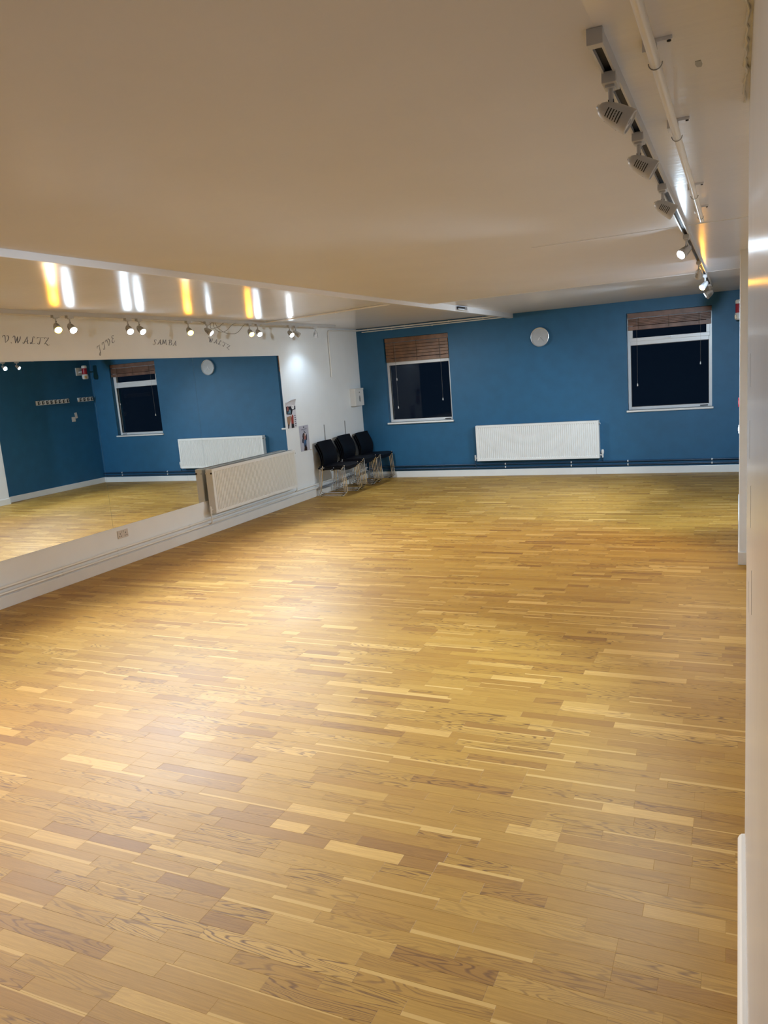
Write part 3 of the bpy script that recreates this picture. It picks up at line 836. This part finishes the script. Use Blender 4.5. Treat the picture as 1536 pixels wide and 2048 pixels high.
part('glass_front', B((PX - .0135, -3.03, 1.21), (PX - .012, -2.97, 1.26), .0005), M['plastic_white'], o)
o = thing('light_switch', 'small white light switch low on the pillar edge', 'switch', (PX, -3.0, .93))
part('plate', B((PX - .010, -3.045, .885), (PX, -2.955, .975), .003), M['plastic_white'], o)
part('rocker', B((PX - .014, -3.01, .91), (PX - .010, -2.99, .95), .001), M['plastic_white'], o)

# ------------------------------------------------------------------ lettering over the mirrors
GL = {
 'V': [[(-.1, .72), (.0, .95), (.16, .98), (.24, .7), (.28, .02)], [(.28, .02), (.58, .35), (.66, .75), (.55, .98), (.40, .88)]],
 '.': [[(.05, .0), (.11, .05)]],
 'W': [[(-.12, .72), (.0, .97), (.14, .92), (.18, .5), (.22, .0)], [(.22, .0), (.40, .5), (.48, .92)], [(.48, .92), (.50, .4), (.54, .0)], [(.54, .0), (.78, .5), (.86, .97)]],
 'A': [[(-.05, .12), (.06, .0), (.2, .22), (.52, .98)], [(.52, .98), (.54, .4), (.60, .02), (.70, .08)], [(.16, .36), (.40, .30), (.66, .42)]],
 'L': [[(.58, .78), (.54, .98), (.38, .96), (.30, .62), (.24, .2), (.08, .0), (.0, .12), (.14, .18), (.36, .0), (.66, .12)]],
 'T': [[(-.04, .76), (.06, .95), (.38, .9), (.86, 1.0)], [(.44, .92), (.36, .35), (.26, .0), (.08, .06), (.1, .18)]],
 'Z': [[(.04, .74), (.12, .97), (.40, .9), (.66, .98)], [(.66, .98), (.36, .5), (.06, .04)], [(.06, .04), (.32, .12), (.52, -.12), (.76, -.02)]],
 'J': [[(.02, .72), (.16, .98), (.40, .93), (.66, 1.0)], [(.52, .98), (.42, .3), (.28, -.34), (.12, -.36), (.16, -.12), (.44, .10)]],
 'I': [[(.02, .72), (.14, .98), (.34, .93), (.58, 1.0)], [(.42, .96), (.36, .35), (.24, .0), (.04, .04), (.06, .2)]],
 'E': [[(.62, .82), (.52, 1.0), (.28, .92), (.26, .66), (.46, .54)], [(.46, .54), (.14, .44), (.06, .14), (.26, .0), (.58, .16)]],
 'S': [[(.66, .80), (.58, .99), (.38, .94), (.32, .68), (.48, .36), (.36, .02), (.12, .0), (.04, .16)]],
 'M': [[(-.16, .1), (-.06, .0), (.04, .3), (.12, .97)], [(.12, .97), (.28, .5), (.34, .10)], [(.34, .10), (.50, .55), (.70, .98)], [(.70, .98), (.72, .4), (.80, .0), (.90, .1)]],
 'B': [[(.26, .96), (.22, .5), (.16, .0)], [(.0, .78), (.20, .98), (.52, .95), (.56, .68), (.26, .52)], [(.26, .52), (.64, .44), (.62, .10), (.36, -.02), (.04, .06)]],
}
def smooth_line(p, n=6):
    q = [p[0]] + list(p) + [p[-1]]; out = []
    for i in range(1, len(q) - 2):
        a, b, c, d = (V((*k, 0)) for k in q[i - 1:i + 3])
        for k in range(n):
            t = k / n
            out.append(.5 * ((2 * b) + (c - a) * t + (2 * a - 5 * b + 4 * c - d) * t * t + (3 * b - a - 3 * c + d) * t ** 3))
    out.append(V((*p[-1], 0)))
    return out
def word(text, y0, y1, base_of, h, label):
    o = thing('wall_lettering', label, 'lettering', (.0, (y0 + y1) / 2, base_of(.5)[0]), 'dance names lettered above the mirrors')
    adv = {'.': .35, 'I': .75, 'W': 1.15, 'M': 1.15}
    tot = sum(adv.get(c, .88) for c in text)
    x = 0
    sx = (y1 - y0) / tot
    for c in text:
        t = (x + .4) / tot
        z, ang = base_of(t)
        mid = y0 + (x + .4) * sx
        bm = bmesh.new()
        for st in GL[c]:
            pts = smooth_line(st)
            L, R = [], []
            for i, p in enumerate(pts):
                a = pts[max(0, i - 1)]; b = pts[min(len(pts) - 1, i + 1)]
                dd = (b - a).normalized(); nn = V((-dd.y, dd.x, 0))
                w = .018 + .036 * abs(dd.y) * math.sin(math.pi * (i + .6) / (len(pts) + .2))
                if c == '.': w = .06
                row = []
                for s in (-1, 1):
                    q = p + nn * w * s
                    qx = (q.x + .14 * q.y - .4) * sx * .95; qy = q.y * h
                    yy = mid + qx * math.cos(ang) - qy * math.sin(ang); zz = z + qx * math.sin(ang) + qy * math.cos(ang)
                    row.append((yy, zz))
                L.append(row[0]); R.append(row[1])
            for i in range(len(L) - 1):
                vs = [bm.verts.new((.0008, *k)) for k in (L[i], L[i + 1], R[i + 1], R[i])]
                bm.faces.new(vs)
        bmesh.ops.remove_doubles(bm, verts=bm.verts[:], dist=1e-5)
        ext = bmesh.ops.extrude_face_region(bm, geom=bm.faces[:])
        bmesh.ops.translate(bm, verts=[v for v in ext['geom'] if isinstance(v, bmesh.types.BMVert)], vec=(.0008, 0, 0))
        part('letter', bm, M['ink'], o)
        x += adv.get(c, .88)
word('V.WALTZ', -7.42, -6.87, lambda t: (2.412 - .018 * t, -.03), .068, 'dark script lettering V. WALTZ on the white wall above the mirrors')
word('JIVE', -6.25, -5.95, lambda t: (2.300 + .14 * t, .40), .070, 'dark script lettering JIVE rising on the white wall above the mirrors')
word('SAMBA', -5.38, -4.94, lambda t: (2.392 + .03 * t - .045 * t * t, -.04), .060, 'dark script lettering SAMBA on the white wall above the mirrors')
word('WALTZ', -4.32, -3.86, lambda t: (2.425 - .02 * t - .085 * t * t, -.10 - .28 * t), .062, 'dark script lettering WALTZ sloping down on the white wall above the mirrors')

# ------------------------------------------------------------------ posters
def flat(nm, poly, col, parent, y0, z0, sy, sz, x, rough=.45):
    key = 'ink %.2f %.2f %.2f' % col
    if key not in M: M[key] = paint(key, col, rough, .12, scale=30)
    bm = bmesh.new()
    prism(bm, [(y0 + a * sy, z0 + b * sz) for a, b in poly], Matrix(((0, 0, 1, x), (1, 0, 0, 0), (0, 1, 0, 0), (0, 0, 0, 1))), .0005)
    return part(nm, bm, M[key], parent)
o = thing('wall_poster', 'curled upper poster with black photographs and a white disc, beside the mirror', 'poster', (0, -2.46, 1.15), 'posters beside the mirror')
y0, z0, sy, sz = -2.605, 1.150, .275, .43
def P1(nm, poly, col, x): return flat(nm, poly, col, o, y0, z0, sy, sz, x)
# paper sheet, its upper edge curling off the wall
bm = bmesh.new(); rows = []
for j in range(13):
    t = j / 12
    curl = max(0, (t - .72)) ** 2 * .35
    rows.append([bm.verts.new((.0012 + curl * (.5 + .5 * k / 6), y0 + sy * k / 6, z0 + sz * (t - (.12 * (1 - k / 6) ** 2 if j == 12 else 0)))) for k in range(7)])
for a, b in zip(rows, rows[1:]):
    for k in range(6): bm.faces.new((a[k], a[k + 1], b[k + 1], b[k]))
ext = bmesh.ops.extrude_face_region(bm, geom=bm.faces[:]); bmesh.ops.translate(bm, verts=[v for v in ext['geom'] if isinstance(v, bmesh.types.BMVert)], vec=(.0005, 0, 0))
M['paper'] = paint('poster paper', (.62, .61, .66), .45, .03)
part('sheet', bm, M['paper'], o)
P1('photo', [(0, .50), (.55, .47), (.68, .62), (1, .64), (1, .80), (0, .82)], (.012, .013, .020), .0019)
P1('figure', [(.08, .62), (.22, .60), (.28, .70), (.2, .79), (.1, .76)], (.30, .11, .10), .0030)
P1('figure', [(.30, .52), (.42, .50), (.46, .60), (.40, .66), (.28, .62)], (.22, .34, .42), .0030)
P1('figure', [(.12, .52), (.24, .51), (.26, .57), (.16, .60)], (.10, .22, .32), .0030)
P1('disc', [(.72 + .15 * math.cos(a), .73 + .082 * math.sin(a)) for a in [k * math.pi / 10 for k in range(20)]], (.80, .80, .82), .0034)
P1('disc_mark', [(.70, .71), (.74, .70), (.76, .75), (.72, .765)], (.2, .2, .22), .0042)
P1('floor_picture', [(.06, .06), (.20, .10), (.42, .30), (.45, .44), (.0, .40)], (.33, .20, .12), .0019)
P1('dancer', [(.42, .10), (.66, .08), (.70, .42), (.60, .48), (.44, .36)], (.30, .045, .03), .0030)
P1('dancer_legs', [(.40, .0), (.68, .0), (.68, .14), (.42, .16)], (.02, .015, .015), .0036)
P1('shadow_figure', [(.04, .0), (.14, .02), (.2, .12), (.06, .16)], (.03, .025, .025), .0030)
for i, zz in enumerate((.05, .12, .19, .26, .33, .40)):
    w = (.12, .16, .10, .17, .14, .12)[i]
    P1('text_line', [(.80, zz), (.80 + w, zz + .005), (.80 + w, zz + .035), (.80, zz + .03)], (.07, .08, .14), .0021)
o = thing('wall_poster', 'pale lower poster of a dancer with a raised arm, above the radiator corner', 'poster', (0, -2.14, .76), 'posters beside the mirror')
y0, z0, sy, sz = -2.283, .762, .285, .395
def P2(nm, poly, col, x): return flat(nm, poly, col, o, y0, z0, sy, sz, x)
M['paper2'] = paint('lilac poster paper', (.46, .46, .55), .45, .03)
part('sheet', B((.0012, y0, z0), (.0020, y0 + sy, z0 + sz)), M['paper2'], o)
P2('title', [(.20, .83), (.50, .835), (.50, .865), (.20, .86)], (.18, .18, .24), .0021)
P2('title', [(.54, .838), (.80, .842), (.80, .872), (.54, .866)], (.18, .18, .24), .0021)
P2('logo', [(.44, .92), (.50, .90), (.57, .92), (.54, .96), (.46, .96)], (.05, .05, .08), .0021)
P2('raised_arm', [(.46, .80), (.52, .80), (.74, .66), (.72, .58), (.62, .66)], (.03, .03, .05), .0021)
P2('hair', [(.28, .56), (.34, .68), (.46, .72), (.56, .66), (.50, .48), (.36, .46)], (.025, .018, .022), .0026)
P2('face', [(.42, .58), (.56, .56), (.58, .66), (.48, .69)], (.42, .24, .19), .0032)
P2('torso', [(.40, .42), (.62, .40), (.70, .60), (.56, .60), (.44, .54)], (.36, .15, .13), .0032)
P2('lace', [(.56, .60), (.66, .60), (.70, .68), (.60, .70)], (.62, .60, .64), .0037)
P2('jacket', [(.60, .40), (.74, .42), (.78, .62), (.70, .66), (.64, .52)], (.022, .018, .03), .0037)
P2('jacket', [(.22, .34), (.34, .30), (.40, .44), (.30, .52), (.22, .44)], (.022, .022, .045), .0032)
P2('skirt', [(.36, .30), (.64, .28), (.68, .42), (.46, .45)], (.05, .13, .28), .0037)
P2('legs', [(.46, .06), (.62, .04), (.66, .28), (.38, .30), (.36, .22)], (.06, .10, .20), .0032)
P2('floor_shadow', [(.34, .02), (.66, .0), (.68, .12), (.54, .24), (.44, .20)], (.03, .014, .012), .0040)
o = thing('wall_hook', 'tiny white hook on the wall below the lower poster', 'hook', (0, -1.99, .755))
bm = bmesh.new(); lathe(bm, [(0, .012), (.006, .012), (.008, .006), (.02, .006), (.024, .011), (.030, .009), (.031, 0)], aim_matrix((0, -1.985, .765), (1, 0, 0)), 12); part('knob', bm, M['plastic_white'], o, True)
# thin rods on the wall behind the chairs
for y, lb in ((-1.487, 'thin grey rod on the white wall behind the stack nearest the radiator'), (-.745, 'thin grey rod on the white wall between the middle and corner stacks')):
    o = thing('wall_rod', lb, 'rod', (.02, y, .8), 'thin wall rods')
    part('rod', T([(.010, y, .60), (.010, y, 1.11)], .006, 8), M['steel'], o, True)
    part('rod_foot', B((0, y - .01, .60), (.012, y + .01, .62), .002), M['steel'], o)

# ------------------------------------------------------------------ stacked chairs
def make_chair():
    """chair facing +X, origin on the floor under the back of the seat, seat centred on y = 0"""
    o = thing('stacking_chair', '', 'chair')
    w = .235
    # seat: thin dished shell with rounded front
    bm = bmesh.new()
    xs = [.02 + .45 * k / 9 for k in range(10)]; ys = [-w + 2 * w * k / 8 for k in range(9)]
    def sz(x, y):
        t = (x - .02) / .45
        return .435 + .012 * t - .018 * max(0, t - .82) / .18 - .010 * (1 - (y / w) ** 2) + (.022 * max(0, .12 - t) / .12)
    top = [[bm.verts.new((x, y, sz(x, y))) for y in ys] for x in xs]
    bot = [[bm.verts.new((x, y, sz(x, y) - .020)) for y in ys] for x in xs]
    for g, fl_ in ((top, 0), (bot, 1)):
        for i in range(9):
            for j in range(8):
                q = (g[i][j], g[i + 1][j], g[i + 1][j + 1], g[i][j + 1]); bm.faces.new(q[::-1] if fl_ else q)
    for i in range(9):
        bm.faces.new((top[i][0], bot[i][0], bot[i + 1][0], top[i + 1][0])); bm.faces.new((top[i][8], top[i + 1][8], bot[i + 1][8], bot[i][8]))
    for j in range(8):
        bm.faces.new((top[0][j], top[0][j + 1], bot[0][j + 1], bot[0][j])); bm.faces.new((top[9][j], bot[9][j], bot[9][j + 1], top[9][j + 1]))
    mesh_obj('seat', bm, M['black_plastic'], o, True)
    # backrest: curved shell reclining backwards
    bm = bmesh.new()
    zs = [.425 + .395 * k / 9 for k in range(10)]
    def bx(z, y):
        t = (z - .425) / .395
        return .045 + .030 * math.sin(math.pi * min(1, t * 1.15)) - .070 * t * t + .025 * (y / w) ** 2
    def yw(z):
        t = (z - .425) / .395
        return w * (.97 + .03 * math.sin(math.pi * t))
    fr = [[bm.verts.new((bx(z, y), y / w * yw(z), z)) for y in ys] for z in zs]
    bk = [[bm.verts.new((bx(z, y) - .012, y / w * yw(z), z)) for y in ys] for z in zs]
    for g, fl_ in ((fr, 0), (bk, 1)):
        for i in range(9):
            for j in range(8):
                q = (g[i][j], g[i][j + 1], g[i + 1][j + 1], g[i + 1][j]); bm.faces.new(q[::-1] if fl_ else q)
    for i in range(9):
        bm.faces.new((fr[i][0], fr[i + 1][0], bk[i + 1][0], bk[i][0])); bm.faces.new((fr[i][8], bk[i][8], bk[i + 1][8], fr[i + 1][8]))
    for j in range(8):
        bm.faces.new((fr[0][j], bk[0][j], bk[0][j + 1], fr[0][j + 1])); bm.faces.new((fr[9][j], fr[9][j + 1], bk[9][j + 1], bk[9][j]))
    mesh_obj('backrest', bm, M['black_plastic'], o, True)
    r = .0072
    for s in (-1, 1):
        y = s * (w + .004)
        # one bent rod: rear leg, floor runner, front leg
        pts = rounded([(.055, y, .425), (.0, y + s * .012, r), (.475, y + s * .012, r), (.445, y, .432)], .035, 5)
        f = mesh_obj('side_frame', T(pts, r, 8), M['chrome'], o, True)
        for x, z in ((.055, .428), (.445, .436)):
            bm = bmesh.new(); lathe(bm, [(-.010, .0085), (.004, .0085), (.008, .004), (.009, 0)], Matrix.Translation((x, y, z)), 10); mesh_obj('rod_tip', bm, M['chrome'], f, True)
        for x in (.05, .42):
            mesh_obj('glide', B((x - .015, y + s * .012 - .008, 0), (x + .015, y + s * .012 + .008, .009), .002), M['black_plastic'], f)
    for x, z, nm in ((.075, .405, 0), (.425, .412, 1), (.25, .405, 2)):
        mesh_obj('cross_bar', T([(x, -w - .004, z), (x, w + .004, z)], r, 8), M['chrome'], o, True)
    mesh_obj('rear_bar', T([(.012, -w - .014, .11), (.012, w + .014, .11)], r, 8), M['chrome'], o, True)
    return o
ch0 = make_chair()
first = True
for (x, y, n, rz, where) in ((.055, -1.70, 3, 0.0, 'the stack nearest the radiator'), (.045, -1.04, 4, .02, 'the middle stack'), (.045, -.30, 3, -.02, 'the stack in the corner')):
    for k in range(n):
        nm = {0: 'bottom', n - 1: 'top'}.get(k, 'second from bottom' if n == 4 and k == 1 else ('third from bottom' if n == 4 else 'middle'))
        lab = f'black chair with chrome rod legs, {nm} one of {where}'
        loc = (x + .026 * k, y, .0245 * k)
        c = ch0 if first else dup(ch0, loc)
        first = False
        c.location = loc; c.rotation_euler = (0, 0, rz)
        c['label'] = lab; c['category'] = 'chair'; c['group'] = 'black stacking chairs by the corner'
